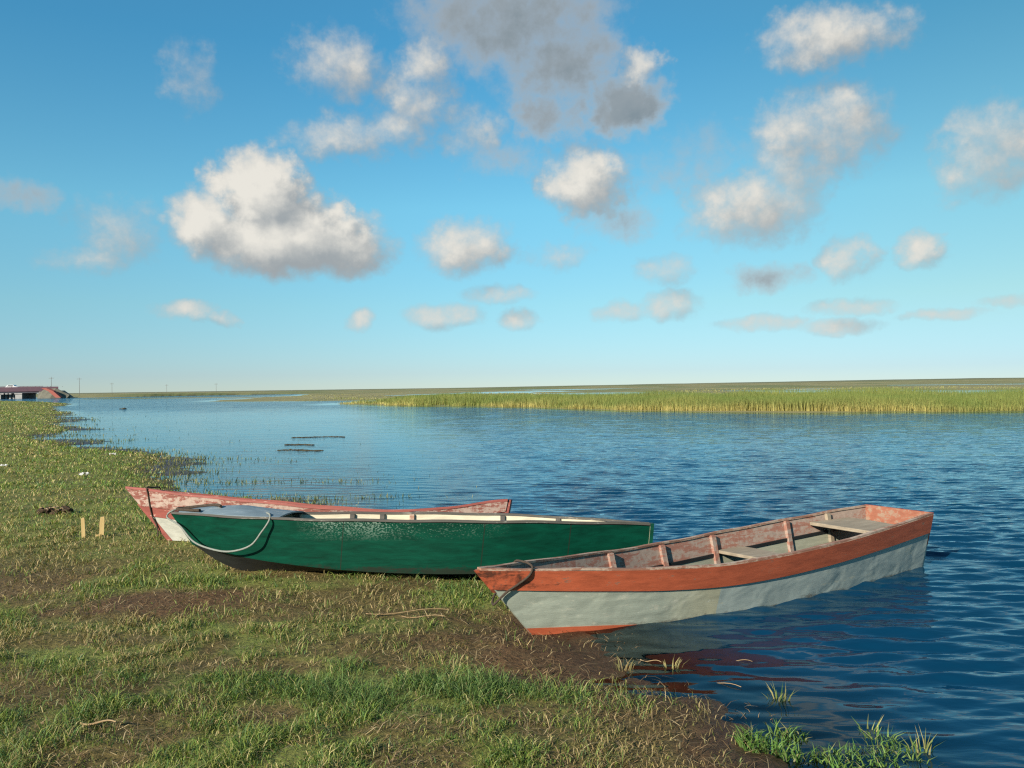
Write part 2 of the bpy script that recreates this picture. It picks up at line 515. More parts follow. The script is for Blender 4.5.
def bare(x, y, sn):
    """0..1: trodden brown earth with hardly any grass"""
    b = sstep(.52, .66, vnoise(x * .75 + 3.1, y * .75, 41, 4)) * .85
    b2 = sstep(.50, .62, vnoise(x * 2.3, y * 2.3, 47, 3)) * .68
    b = np.maximum(b, b2)
    for (cx, cy, rx, ry, am) in ((-2.55, 6.0, 1.1, .52, 1.0), (-1.5, 4.6, .5, .2, .7), (-2.6, 5.1, .6, .2, .6), (-.5, 3.7, .45, .16, .6), (-1.75, 5.85, .5, .16, .8), (-1.0, 4.95, .55, .22, .55), (-.35, 5.75, .75, .16, .75),
                                 (.25, 4.75, .62, .62, 1.0), (-.15, 5.25, .6, .22, .95), (.75, 4.0, .5, .4, .8), (.75, 3.5, .55, .3, .7), (-2.3, 4.2, .5, .25, .7), (.25, 3.6, .3, .2, .5)):
        r = np.sqrt(((x - cx) / rx) ** 2 + ((y - cy) / ry) ** 2) + (vnoise(x * 3, y * 3, 51, 3) - .5) * .8
        b = np.maximum(b, am * sstep(1.15, .55, r))
    b = np.maximum(b, sstep(.62, .22, sn + (vnoise(x * 2.5, y * 2.5, 55, 2) - .5) * .5) * .97 * sstep(7.5, 6.2, y))
    b *= 1 - .72 * sstep(6.6, 8.2, y)
    # lush strip across the foreground
    g = sstep(1.1, .4, np.sqrt(((x + .45) / .8) ** 2 + ((y - 4.2) / .30) ** 2)) + .8 * sstep(1.1, .4, np.sqrt(((x + 1.0) / .9) ** 2 + ((y - 5.35) / .2) ** 2))
    return np.clip(b - .75 * g, 0, 1)


GX, GY = fan(1.6, 5200, .0105, 640, 1.35, 1.35, 4)
GZ, SN, SF = height(GX, GY)
gme = grid_mesh('ground', GX, GY, GZ)
sn, sf, gx, gy, gz = (a.ravel() for a in (SN, SF, GX, GY, GZ))
bb = bare(gx, gy, sn)
n1 = vnoise(gx * 1.7, gy * 1.7, 61, 4)[:, None]
n2 = vnoise(gx * .22, gy * .22, 63, 4)[:, None]
soil = np.array((.112, .064, .029)) * (.7 + .6 * n1)
turf = np.array((.155, .175, .040)) * (.75 + .5 * n1) * (1 - .15 * n2) + np.array((.05, .02, 0)) * (n2 - .45)
c = soil * bb[:, None] + turf * (1 - bb[:, None])
mudk = sstep(.55, .05, sn)[:, None]
c = c * (1 - mudk) + np.array((.054, .032, .018)) * mudk * (.8 + .4 * n1)
bed = sstep(-.1, -1.0, sn)[:, None]
c = c * (1 - bed) + np.array((.030, .026, .016)) * bed
farm = (sf > -1.0)[:, None]
fn_ = vnoise(gx * .03, gy * .012, 71, 4)[:, None]
fn2 = vnoise(gx * .15, gy * .08, 73, 3)[:, None]
fc = np.array((.26, .24, .11)) * (.65 + .5 * fn2) * (1 - sstep(.42, .62, fn_)) + np.array((.15, .17, .065)) * (.8 + .4 * fn2) * sstep(.42, .62, fn_)
dike = sstep(650, 850, gy)[:, None]
fc = fc * (1 - dike) + np.array((.135, .14, .08)) * dike
c = np.where(farm, fc, c)
vcol(gme, 'col', np.clip(c, 0.004, 1))
vflo(gme, 'wet', sstep(.35, 0, np.maximum(sn, sf)) * (gy < 60))
m = NT('earth_and_turf')
at = m.n('ShaderNodeAttribute', _attribute_name='col').outputs['Color']
wet = m.n('ShaderNodeAttribute', _attribute_name='wet').outputs['Fac']
tc = m.n('ShaderNodeTexCoord').outputs['Object']
na = m.noise(tc, 28, 6, .7); nb = m.noise(tc, 5, 4, .6)
cc = m.mix(m.mapr(na, .3, .72), (.35, .35, .35), (1.6, 1.55, 1.5))
cc = m.mix(1.0, at, cc, 'MULTIPLY')
cc = m.mix(m.mapr(nb, .5, .7, 0, .35), cc, (.11, .085, .04))
bp = m.n('ShaderNodeBump', Distance=.03)
m.l(na, bp.inputs['Height']); m.l(m.mapr(m.vmath('LENGTH', tc), 12, 60, .8, .04), bp.inputs['Strength'])
m.l(bp.outputs[0], (pb := m.n('ShaderNodeBsdfPrincipled')).inputs['Normal'])
m.l(cc, pb.inputs['Base Color']); m.l(m.mapr(wet, 0, 1, .92, .38), pb.inputs['Roughness'])
pb.inputs['Specular IOR Level'].default_value = .25
gme.materials.append(m.out(pb.outputs[0]))
tag(link('ground', gme), kind='structure')


def ground_z(x, y):
    return float(height(np.array([float(x)]), np.array([float(y)]))[0][0])


# ------------------------------------------------------------------ water
WX, WY = fan(2.2, 5000, .0037, 820, .85, .85, 1.8)
WX2, WY2 = WX.copy(), WY.copy()
spacing = np.maximum(WY * .0037, (WX[:, 1:2] - WX[:, :1]))
_, wsn, wsf = height(WX, WY)
wz = np.zeros_like(WX)
wr = np.random.default_rng(5)
NW = 90
lam = .075 * (.55 / .075) ** wr.random(NW)
ang = R(85) + wr.normal(0, R(14), NW)
ph = wr.random(NW) * 6.283
lam[:22] = .38 * (1.9 / .38) ** wr.random(22)
slope = .31 * np.exp(-(np.log(lam / .23) / .62) ** 2)
slope[:22] = .030
slope = slope  / math.sqrt(NW / 2)
gust = .65 + .7 * vnoise(WX * .35, WY * .22, 81, 3)
grow = .45 + .75 * sstep(6, 15, WY)
for iw, (L, a, p, s) in enumerate(zip(lam, ang, ph, slope)):
    k = 2 * math.pi / L
    att = np.clip((L / spacing - 3.0) / 3.0, 0, 1)
    phase = k * (WX * math.cos(a) + WY * math.sin(a)) + p
    if iw < 22: att = att * grow
    wz += att * s / k * (np.sin(phase) + .30 * np.cos(2 * phase))
calm = sstep(.0, 1.6, -np.maximum(wsn, wsf * .3))
# the lee of the moored boat is smoother
lee = np.exp(-(((WX - 1.35) / .75) ** 2 + ((WY - 4.75) / .9) ** 2))
calm = np.clip(calm - .38 * lee, .1, 1) * (1 - .78 * marsh(WX, WY))
wz *= gust * (.10 + .90 * calm)
wme = grid_mesh('water', WX, WY, wz)
depth = -height(WX, WY)[0]
vflo(wme, 'depth', depth.ravel())
vflo(wme, 'calm', (gust * calm).ravel())
m = NT('lake_water')
tc = m.n('ShaderNodeTexCoord').outputs['Object']
cal = m.n('ShaderNodeAttribute', _attribute_name='calm').outputs['Fac']
dep = m.n('ShaderNodeAttribute', _attribute_name='depth').outputs['Fac']
dist = m.vmath('LENGTH', tc)
st = m.vmath('MULTIPLY', tc, (.55, 1.3, 1))
r1 = m.noise(st, 9.0, 3, .5, .3)
r2 = m.noise(m.vmath('MULTIPLY', tc, (.3, .8, 1)), 2.2, 3, .55, .2)
farm_ = m.mapr(dist, 12, 45)
hh = m.math('ADD', m.math('MULTIPLY', r1, m.mapr(dist, 5, 16, .007, .024)), m.math('MULTIPLY', m.math('MULTIPLY', r2, farm_), .15))
nrm = m.n('ShaderNodeBump', Distance=1.0)
m.l(hh, nrm.inputs['Height']); m.l(m.math('MULTIPLY', cal, 1.0, clamp=True), nrm.inputs['Strength'])
nrm = nrm.outputs[0]
deep = m.n('ShaderNodeBsdfDiffuse', Color=(.0015, .028, .064, 1))
trn = m.n('ShaderNodeBsdfTransparent', Color=(.72, .68, .56, 1))
body = m.n('ShaderNodeMixShader')
m.l(m.mapr(dep, .0, .24, .0, 1, True), body.inputs[0])
m.l(trn.outputs[0], body.inputs[1]); m.l(deep.outputs[0], body.inputs[2])
gl = m.n('ShaderNodeBsdfGlossy', Roughness=.035, Color=(.74, .93, 1, 1))
m.l(nrm, gl.inputs['Normal'])
fr = m.n('ShaderNodeFresnel', IOR=1.333); m.l(nrm, fr.inputs['Normal'])
ms = m.n('ShaderNodeMixShader')
m.l(fr.outputs[0], ms.inputs[0]); m.l(body.outputs[0], ms.inputs[1]); m.l(gl.outputs[0], ms.inputs[2])
wme.materials.append(m.out(ms.outputs[0]))
tag(link('water', wme), kind='structure')


# ------------------------------------------------------------------ blades of grass and reed
def blades(name, x, y, z, h, w_, az, lean, colr, tip=None, mat=None, curl=1.0, flat=1.0):
    n = len(x)
    if tip is None: tip = colr * 1.15
    dx, dy = np.cos(az), np.sin(az)
    tx = -dy; ty = dx
    fa = rng.random(n) * 6.283
    sx, sy = np.cos(fa) * w_ / 2, np.sin(fa) * w_ / 2
    V = np.empty((n, 5, 3), np.float32)
    mx, my, mz = x + dx * lean * h * .38, y + dy * lean * h * .38, z + flat * h * .5 * np.sqrt(np.maximum(1 - (.5 * lean) ** 2, .1))
    ex, ey, ez = x + dx * lean * h, y + dy * lean * h, z + flat * h * np.sqrt(np.maximum(1 - (np.minimum(lean * curl, .97)) ** 2, .05))
    V[:, 0] = np.stack([x - sx, y - sy, z - .01], 1); V[:, 1] = np.stack([x + sx, y + sy, z - .01], 1)
    V[:, 2] = np.stack([mx - sx * .8, my - sy * .8, mz], 1); V[:, 3] = np.stack([mx + sx * .8, my + sy * .8, mz], 1)
    V[:, 4] = np.stack([ex, ey, ez], 1)
    C = np.empty((n, 5, 3), np.float32)
    C[:, 0] = C[:, 1] = colr * .85; C[:, 2] = C[:, 3] = (colr + tip) / 2; C[:, 4] = tip
    base = (np.arange(n) * 5)[:, None]
    lp = np.concatenate([base + np.array([[0, 1, 3, 2]]), base + np.array([[2, 3, 4]])], 1).astype(np.int32)
    me = bpy.data.meshes.new(name)
    me.vertices.add(n * 5); me.vertices.foreach_set('co', V.ravel())
    me.loops.add(n * 7); me.loops.foreach_set('vertex_index', lp.ravel())
    me.polygons.add(n * 2)
    ls = np.stack([np.arange(n) * 7, np.arange(n) * 7 + 4], 1).astype(np.int32)
    me.polygons.foreach_set('loop_start', ls.ravel())
    me.update(calc_edges=True)
    vcol(me, 'col', np.clip(C.reshape(-1, 3), .003, 1))
    me.materials.append(mat)
    return me


GRASS_M = leafy('grass_blade', .24, .55)
REED_M = leafy('reed_blade', .30, .65)


def fanpts(n, y0, y1, wl, wr, power=1.0):
    """random ground points, denser towards the camera"""
    u = rng.random(n)
    y = y0 * (y1 / y0) ** (u ** power)
    x = (-wl + (wl + wr) * rng.random(n)) * y
    return x, y


def pal(n, cols, wts, jit=.25):
    cols = np.array(cols); k = rng.choice(len(cols), n, p=np.array(wts) / sum(wts))
    return cols[k] * (1 + jit * (rng.random((n, 1)) - .5) * 2)


# turf
N = 640000
x, y = fanpts(N, 3.0, 190, .80, .36, 1.25)
x = x - .3
z, s_n, s_f = height(x, y)
b = bare(x, y, s_n)
cl = vnoise(x * 5.5, y * 5.5, 91, 4)
cl = sstep(.25, .75, cl)
keep = (s_n > .02) & (rng.random(N) < (1 - .95 * b) * (.16 + 1.0 * cl) * np.where(s_n < .35, .75, 1))
x, y, z, b, cl, s_n = (a[keep] for a in (x, y, z, b, cl, s_n))
n = len(x)
lush = vnoise(x * .8, y * .8, 95, 3)
g1 = sstep(1.1, .3, np.sqrt(((x + .45) / .9) ** 2 + ((y - 4.2) / .42) ** 2)) + .6 * sstep(.6, .68, vnoise(x * 1.4 + 9, y * 1.4, 44, 2)) * (y < 7)
h = (.022 + .052 * rng.random(n) ** 1.4) * (.35 + 1.2 * cl) * (1 + .25 * g1) * np.clip(.85 + y * .02, 1, 1.5)
w_ = np.maximum(.0036, y * .00085) * (.7 + .6 * rng.random(n))
green = pal(n, [(.100, .175, .034), (.160, .210, .040), (.235, .245, .066), (.38, .33, .15), (.080, .150, .052)], [3.0, 3.2, 2.2, 1.0, 1.5])
dry = pal(n, [(.26, .205, .085), (.40, .31, .15), (.17, .165, .06)], [3, 1.5, 2])
mixd = np.clip(sstep(.38, .60, lush) * .75 * (1 - .4 * sstep(7, 10, y)) - .8 * g1 + .5 * b, 0, .9)
pick = rng.random(n) < mixd
colr = np.where(pick[:, None], dry, green) * (1 + .22 * sstep(7, 11, y))[:, None]
gg = (rng.random(n) < .5 * g1)
colr = np.where(gg[:, None], pal(n, [(.085, .155, .040), (.115, .18, .050), (.16, .19, .07)], [2, 2, 1]), colr)
me = blades('grass', x, y, z, h, w_, rng.random(n) * 6.283, .45 + .54 * rng.random(n) ** .55, colr, None, GRASS_M)
tag(link('grass', me), 'short patchy green and olive grass covering the near shore', 'grass', kind='stuff')

# dead stalks lying flat between the grass
N = 60000
x, y = fanpts(N, 3.0, 14, .80, .36, 1.0); x = x - .2
z, s_n, s_f = height(x, y); b = bare(x, y, s_n)
keep = (s_n > -.30) & (z > -.03) & (rng.random(N) < (.12 + .40 * b) * np.where(s_n < .3, .35, 1))
x, y, z, b = (a[keep] for a in (x, y, z, b)); n = len(x)
colr = pal(n, [(.30, .21, .11), (.19, .125, .06), (.46, .36, .2), (.11, .075, .04)], [3, 3, 1.3, 1.5])
me = blades('dead_grass', x, y, z + .006 + .012 * rng.random(n), .05 + .09 * rng.random(n), np.maximum(.0035, y * .0007) * (.7 + .6 * rng.random(n)), rng.random(n) * 6.283,
            .96 + .03 * rng.random(n), colr, None, GRASS_M, 1.0, .22)
tag(link('dead_grass', me), 'dry brown and straw coloured grass litter on the bare earth', 'dead grass', kind='stuff')

# sprouts standing in the flooded shallows
N = 60000
x, y = fanpts(N, 9.5, 75, .75, .1, 1.0)
z, s_n, s_f = height(x, y); mm = marsh(x, y)
streak = vnoise(x * .35, y * .9, 101, 4)
keep = (s_n < .1) & (s_n > -9) & (rng.random(N) < .85 * mm * sstep(-.035, -.005, z) + mm * np.exp(np.minimum(s_n, 0) / 2.2) * sstep(.40, .66, streak) * .9 + .35 * mm * sstep(-1.2, 0, s_n))
x, y, z = (a[keep] for a in (x, y, z)); n = len(x)
me = blades('shallow_grass', x, y, np.maximum(z, -.05), .035 + .075 * rng.random(n), np.maximum(.005, y * .0007), rng.random(n) * 6.283, .2 + .7 * rng.random(n),
            pal(n, [(.12, .15, .04), (.24, .23, .085), (.08, .10, .03)], [2, 2, 1.2]), None, GRASS_M)
tag(link('shallow_grass', me), 'sparse grass sprouts standing in the flooded shallows', 'grass', kind='stuff')

# leafy fringe in the water at the foot of the picture
N = 3200
x = .98 + 1.0 * rng.random(N) ** 1.3; y = 3.25 + .62 * rng.random(N)
cl = vnoise(x * 5, y * 7, 111, 2)
keep = (cl > .50) & (((x - 1.25) / .62) ** 2 + ((y - 3.66) / .22) ** 2 < 1 + .5 * cl)
x, y = x[keep], y[keep]; n = len(x)
z = height(x, y)[0]
me = blades('shore_grass', x, y, np.maximum(z, -.03), .045 + .06 * rng.random(n), .0045 + .004 * rng.random(n), rng.random(n) * 6.283, .5 + .47 * rng.random(n),
            pal(n, [(.085, .175, .035), (.125, .20, .045), (.20, .20, .08)], [3, 3, 1]), None, GRASS_M)
tag(link('shore_grass', me), 'bright green grass fringe growing out of the water in the near corner', 'grass', kind='stuff')


# reeds on the far bank
def reeds(name, n, sampler, hmin, hmax, wk, label, base, mid_, top, dens):
    x, y = sampler(n)
    z, s_n, s_f = height(x, y)
    d = vnoise(x * .25, y * .12, 121, 3)
    keep = (s_f > .1) & (z > .01) & (rng.random(n) < dens(x, y, s_f, d))
    x, y, z, s_f, d = (a[keep] for a in (x, y, z, s_f, d)); n = len(x)
    hh = (hmin + (hmax - hmin) * rng.random(n) ** .7) * (.38 + 1.1 * d) * (.55 + .45 * sstep(0, 3, s_f)) * (.45 + .55 * sstep(-21, -5, x))
    v = vnoise(x * .5, y * .3, 131, 3)[:, None]
    cb = (np.array(base) * sstep(.25, .6, d)[:, None] + np.array(mid_) * (1 - sstep(.25, .6, d)[:, None])) * (.75 + .5 * rng.random((n, 1))); ct = (np.array(top) * v + np.array(mid_) * (1 - v)) * (.75 + .5 * rng.random((n, 1)))
    fr = ((s_f < 1.6) & (rng.random(n) < .4))
    hh = np.where(fr, hh * .6, hh); ct = np.where(fr[:, None], cb * 1.1, ct)
    me = blades(name, x, y, z, hh, wk * np.maximum(y, 40) * (.6 + .8 * rng.random(n)), rng.random(n) * 6.283, .05 + .3 * rng.random(n) ** 2, cb, ct, REED_M)
    return tag(link(name, me), label, 'reeds', kind='stuff')


def belt(n):
    t = rng.random(n)
    P = np.array(FAR[1:9], float)
    seg = np.linalg.norm(np.diff(P, axis=0), axis=1)
    # equal share per viewing angle rather than per metre
    angs = np.arctan2(P[:, 0], P[:, 1]); a = angs[0] + (angs[-1] - angs[0]) * t
    rr = np.interp(-a, -angs, np.hypot(P[:, 0], P[:, 1]))
    rr = rr + 22 * rng.random(n) ** 1.4 * np.clip((rr / 45), 1, 2)
    return rr * np.sin(a), rr * np.cos(a)


reeds('reed_bed', 190000, belt, .60, 1.0, .00042, 'tall yellow and green reed belt along the far edge of the water', (.46, .40, .14), (.17, .215, .05), (.055, .125, .025),
      lambda x, y, s, d: (sstep(.3, .45, d) * .9 + .1) * (.25 + .75 * sstep(-20, -8, x)))


def back(n):
    a = R(-34) + R(74) * rng.random(n); r = 70 * (620 / 70) ** rng.random(n)
    return r * np.sin(a), r * np.cos(a)


reeds('marsh_plants', 90000, back, .10, .32, .0008, 'low olive and straw marsh plants stretching behind the reeds to the skyline', (.33, .30, .13), (.30, .29, .11), (.16, .19, .06),
      lambda x, y, s, d: sstep(.42, .6, vnoise(x * .04, y * .02, 141, 3)) * .5 * sstep(300, 200, y))

# ------------------------------------------------------------------ boats
ORANGE = wood_paint('orange_paint', (.40, .092, .040), (.24, .13, .085), .46, (.030, .018, .012), .50, .6, tone=.28, bow_wear=(-.42, .5))
INNER_RED = wood_paint('worn_red_inside', (.30, .14, .10), (.34, .26, .21), .74, (.05, .03, .022), .55, .75, tone=.2)
TRANSOM_IN = wood_paint('worn_orange_inside', (.26, .095, .055), (.27, .18, .125), .62, (.05, .03, .022), .5, .75, tone=.2)
GREY_HULL = wood_paint('grey_hull_paint', (.30, .335, .275), (.40, .41, .33), .5, (.12, .11, .085), .42, .5, dent=.2, tone=.14,
                       seam=(1.34, (.42, .37, .22), (.29, .35, .345)), low_edge=(-.02, .05))
GREY_IN = wood_paint('grey_green_inside', (.27, .28, .21), (.33, .31, .24), .5, (.07, .06, .04), .5, .8)
PLANK = wood_paint('bare_grey_board', (.26, .215, .155), (.33, .285, .21), .5, (.12, .095, .065), .45, .85, tone=.25)
RIM = wood_paint('rim_wood', (.26, .13, .085), (.38, .29, .22), .7, (.03, .02, .015), .6, .8)
RED_FOOT = wood_paint('red_bottom_paint', (.42, .10, .045), (.35, .2, .13), .3, (.05, .03, .02), .3, .5)
GREEN = wood_paint('green_paint', (.0008, .040, .023), (.17, .25, .20), .20, (.016, .020, .014), .60, .5, tone=.42, speck=(1.15, 2.9, .28), low_edge=(.02, .13), joints=(1.5, 2.62, 3.3), spec=.14)
BLACK = wood_paint('black_bottom_tar', (.016, .018, .018), (.05, .05, .045), .25, (.06, .045, .03), .25, .6, tone=.4)
CREAM = wood_paint('cream_inside', (.46, .42, .31), (.40, .35, .26), .35, (.10, .075, .05), .45, .75)
DECK = wood_paint('blue_grey_deck', (.15, .20, .23), (.28, .31, .31), .55, (.05, .05, .045), .4, .6)
DARK_RIM = wood_paint('dark_weathered_rim', (.075, .07, .06), (.20, .19, .16), .5, (.02, .018, .014), .6, .8)
PINK = wood_paint('flaking_red_over_white', (.24, .085, .065), (.40, .30, .25), .76, (.08, .045, .035), .30, .75, tone=.3)
RED_OLD = wood_paint('old_red_paint', (.23, .062, .048), (.50, .36, .30), .42, (.06, .035, .03), .32, .65)
WHITE_OLD = wood_paint('old_white_paint', (.36, .36, .31), (.25, .23, .18), .45, (.06, .055, .045), .40, .7)


class Hull:
    """boat in its own axes: x from bow to stern, y across, z up"""

    def __init__(self, root, xg, bg, zg, xc, bc, zc, n=46):
        self.root = root; self.n = n
        self.bg, self.zg, self.bc, self.zc = map(table, (bg, zg, bc, zc))
        self.xg, self.xc = xg, xc
        self.ts = np.linspace(0, 1, n) ** 1.12

    def G(self, t):
        x = self.xg[0] + (self.xg[1] - self.xg[0]) * t
        return np.array((x, self.bg(x), self.zg(x)))

    def C(self, t):
        x = self.xc[0] + (self.xc[1] - self.xc[0]) * t
        return np.array((x, self.bc(x), self.zc(x)))

    def at(self, t, f):
        """f = 0 at the rim, 1 at the chine"""
        return self.G(t) * (1 - f) + self.C(t) * f

    def depth(self, t, dz):
        g, c = self.G(t), self.C(t)
        return min(.97, dz / (g[2] - c[2]))

    def tx(self, x, f=0):
        a, b = self.at(0, f)[0], self.at(1, f)[0]
        return (x - a) / (b - a)

    def plank(self, name, side, f0, f1, th, mats, proud=0., t0=0., t1=1., nv=4):
        bm = bmesh.new(); loops = []
        for t in self.ts * (t1 - t0) + t0:
            a, b = f0(t), f1(t)
            out, inn = [], []
            for k in range(nv + 1):
                p = self.at(t, a + (b - a) * k / nv)
                out.append((p[0], side * (p[1] + proud), p[2])); inn.append((p[0], side * max(p[1] + proud - th, .0015), p[2]))
            loops.append(out + inn[::-1])
        mids = [0] * nv + [2] + [1] * nv + [2]
        mids = [min(i, len(mats) - 1) for i in mids]
        loft(bm, loops, mids=mids)
        return finish(bm, name, mats, self.root)

    def rail(self, side, mat, w_out=.016, w_in=.03, hgt=.02, t0=.0, name='gunwale'):
        bm = bmesh.new(); loops = []
        for t in self.ts * (1 - t0) + t0:
            x, b, z = self.G(t)
            yi = max(b - w_in, .001); yo = b + w_out
            wav = .003 * math.sin(x * 9 + side) * (t > .03)
            loops.append([(x, side * yo, z + wav), (x, side * yo, z + hgt + wav), (x, side * yi, z + hgt + wav), (x, side * yi, z + wav)])
        loft(bm, loops)
        return finish(bm, name, mat, self.root)

    def bottom(self, mats, th=.02, zkeel=None):
        bm = bmesh.new(); loops = []
        for t in self.ts:
            x, b, z = self.C(t)
            zk = z if zkeel is None else min(z, zkeel(x))
            loops.append([(x, -b, z), (x, 0, zk), (x, b, z), (x, max(b - .01, 0.001), z + th), (x, 0, max(zk, z - .2) + th), (x, -max(b - .01, .001), z + th)])
        loft(bm, loops, mids=[0, 0, 1, 1, 1, 1] if len(mats) > 1 else None)
        return finish(bm, 'bottom', mats, self.root, 25)

    def rib(self, x, side, mat, f0=.0, f1=.97, w=.045, d=.03, inset=.022):
        bm = bmesh.new(); loops = []
        for k in range(7):
            f = f0 + (f1 - f0) * k / 6
            p = self.at(self.tx(x, f), f)
            yo = p[1] - inset + .004; yi = yo - d
            loops.append([(x - w / 2, side * yo, p[2]), (x + w / 2, side * yo, p[2]), (x + w / 2, side * yi, p[2]), (x - w / 2, side * yi, p[2])])
        loft(bm, loops)
        return finish(bm, 'rib', mat, self.root)

    def transom(self, mats, th=.03, inset=.0, rise=.0):
        bm = bmesh.new(); loops = []
        for dx in (0, th):
            lp = []
            for f in np.linspace(0, 1, 5):
                p = self.at(1, f); lp.append((p[0] + dx + .001, p[1] + .012 - inset, p[2] + (rise if f == 0 else 0)))
            lp += [(a, -b, c) for a, b, c in lp[::-1]]
            loops.append(lp)
        rows = loft(bm, loops)
        o = finish(bm, 'transom', mats, self.root)
        if len(mats) > 1:
            zs = self.at(1, .38)[2]
            for p in o.data.polygons:
                if len(mats) > 2 and p.center.z < zs and p.normal.x > -.5 and len(p.vertices) == 4: p.material_index = 2
            for p in o.data.polygons:
                if p.normal.x < -.5: p.material_index = 1
        return o

    def stem(self, mat, w=.022, f0=0., f1=1., over=.03, name='stem_post', zk=None):
        bm = bmesh.new(); loops = []
        for k in range(9):
            f = f0 + (f1 - f0) * k / 8
            p = self.at(0, f)
            loops.append([(p[0] - over, -w * .35, p[2]), (p[0] - over, w * .35, p[2]), (p[0] + .03, w + .006, p[2]), (p[0] + .03, -w - .006, p[2])])
        if zk: loops += zk
        loft(bm, loops)
        return finish(bm, name, mat, self.root)

    def thwart(self, x0, x1, z, mat, th=.028, skew=0., tilt=0., warp=.0, name='thwart', f=.25):
        bm = bmesh.new(); loops = []
        for k in range(9):
            v = -1 + 2 * k / 8
            def yy(x): return self.at(self.tx(x, f), f)[1] - .024
            zz = z + tilt * v - warp * (1 - v * v)
            a, b = x0 + skew * v, x1 + skew * v
            ya, yb = v * yy(x0), v * yy(x1)
            loops.append([(a, ya, zz), (b, yb, zz + .004 * math.sin(3 * v)), (b, yb, zz - th), (a, ya, zz - th)])
        loft(bm, loops)
        o = finish(bm, name, mat, self.root)
        bv = o.modifiers.new('bevel', 'BEVEL'); bv.width = .005; bv.segments = 2
        return o


def boat_local(root, p):
    return tuple(root.matrix_world @ Vector(p))


# --- the orange and grey boat, half afloat
yaw = math.atan2(2.11, 3.304)
r1b = empty('rowboat', (.096, 5.39, .0), (0, 0, yaw))
tag(r1b, 'wooden rowboat with orange top plank and pale grey hull, half afloat at the water edge', 'boat', 'wooden boats drawn up on the shore')
H1 = Hull(r1b, (-.39, 3.95),
          [(-.39, .014), (0, .125), (.4, .235), (.8, .325), (1.24, .405), (1.8, .45), (2.3, .46), (3, .425), (3.6, .37), (4.02, .325)],
          [(-.39, .475), (0, .442), (.4, .412), (.8, .382), (1.24, .36), (1.8, .36), (2.3, .375), (3, .405), (3.6, .435), (4.02, .455)],
          (0., 3.88),
          [(0, .012), (.4, .12), (.8, .205), (1.24, .28), (1.8, .345), (2.3, .36), (3, .335), (3.6, .285), (3.95, .25)],
          [(0, .018), (.5, -.005), (1, -.04), (2, -.075), (3.95, -.08)])
fs = lambda t: H1.depth(t, .135 + .02 * min(1, t * 4))
for s in (-1, 1):
    H1.plank('sheer_plank', s, lambda t: 0, fs, .03, [ORANGE, INNER_RED, RIM], proud=.012)
    H1.plank('side_plank', s, lambda t: fs(t) - .02, lambda t: 1, .022, [GREY_HULL, GREY_IN], nv=6)
    H1.rail(s, RIM, .006, .028, .014, t0=.004)
    H1.plank('chine_strip', s, lambda t: 1 - .042 / (H1.G(t)[2] - H1.C(t)[2]) * max(.15, 1 - t * 2.2), lambda t: 1.02, .012, [RED_FOOT], proud=.006, nv=1, t1=.5)
    for x in (.92, 1.5, 2.08, 2.95, 3.45):
        H1.rib(x, s, INNER_RED if x < 3.2 else PLANK)
    # a narrow inner stringer where the top plank ends
    bm = bmesh.new(); lp = []
    for t in np.linspace(.12, .97, 30):
        p = H1.at(t, fs(t)); lp.append([(p[0], s * (p[1] - .020), p[2] + .012), (p[0], s * (p[1] - .034), p[2] + .012), (p[0], s * (p[1] - .034), p[2] - .012), (p[0], s * (p[1] - .020), p[2] - .012)])
    loft(bm, lp); finish(bm, 'stringer', BLACK, r1b)
H1.bottom([GREY_HULL, GREY_IN])
H1.transom([ORANGE, TRANSOM_IN, GREY_HULL], .032, rise=.014, inset=.02)
H1.stem(ORANGE, .016, 0, .34, .02)
H1.thwart(2.06, 2.34, .265, PLANK, .026, tilt=-.02, skew=.05)
H1.thwart(3.22, 3.70, .372, PLANK, .03, f=.2)
# --- the green boat
r2b = empty('rowboat', (-2.88, 7.05, .088), (R(-4.6), 0, math.atan2(-.15, 4.05)))
tag(r2b, 'dark green wooden boat with cream inside, lying on the grass between the two other boats', 'boat', 'wooden boats drawn up on the shore')
H2 = Hull(r2b, (0., 4.0),
          [(0, .016), (.3, .145), (.6, .245), (1, .335), (1.5, .40), (2, .43), (2.6, .42), (3.2, .30), (3.6, .17), (4.05, .03)],
          [(0, .485), (.5, .468), (1, .452), (2, .435), (3, .412), (3.6, .385), (4.05, .36)],
          (.19, 3.97),
          [(.19, .012), (.6, .15), (1.14, .26), (1.9, .34), (2.6, .34), (3.4, .18), (3.97, .025)],
          [(.19, .225), (.6, .150), (1.14, .082), (1.9, .030), (2.6, .018), (3.4, .04), (3.97, .085)])
zkeel = table([(.19, .225), (.36, .11), (.54, .025), (.8, -.005), (1.6, -.02), (3.2, -.015), (3.97, .04)])
for s in (-1, 1):
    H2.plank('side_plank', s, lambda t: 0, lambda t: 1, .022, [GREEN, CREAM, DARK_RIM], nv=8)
    H2.rail(s, DARK_RIM, .014, .03, .018)
    for x in (.98, 1.45, 1.71, 1.97, 2.77, 3.25):
        H2.rib(x, s, DARK_RIM if x != 1.97 else RIM, w=.04)
H2.bottom([BLACK, CREAM], .02, zkeel)
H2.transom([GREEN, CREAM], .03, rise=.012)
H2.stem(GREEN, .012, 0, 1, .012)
H2.thwart(1.78, 1.98, .36, CREAM, .026, f=.2)
H2.thwart(3.3, 3.55, .34, CREAM, .026, f=.2)
bm = bmesh.new(); lp = []
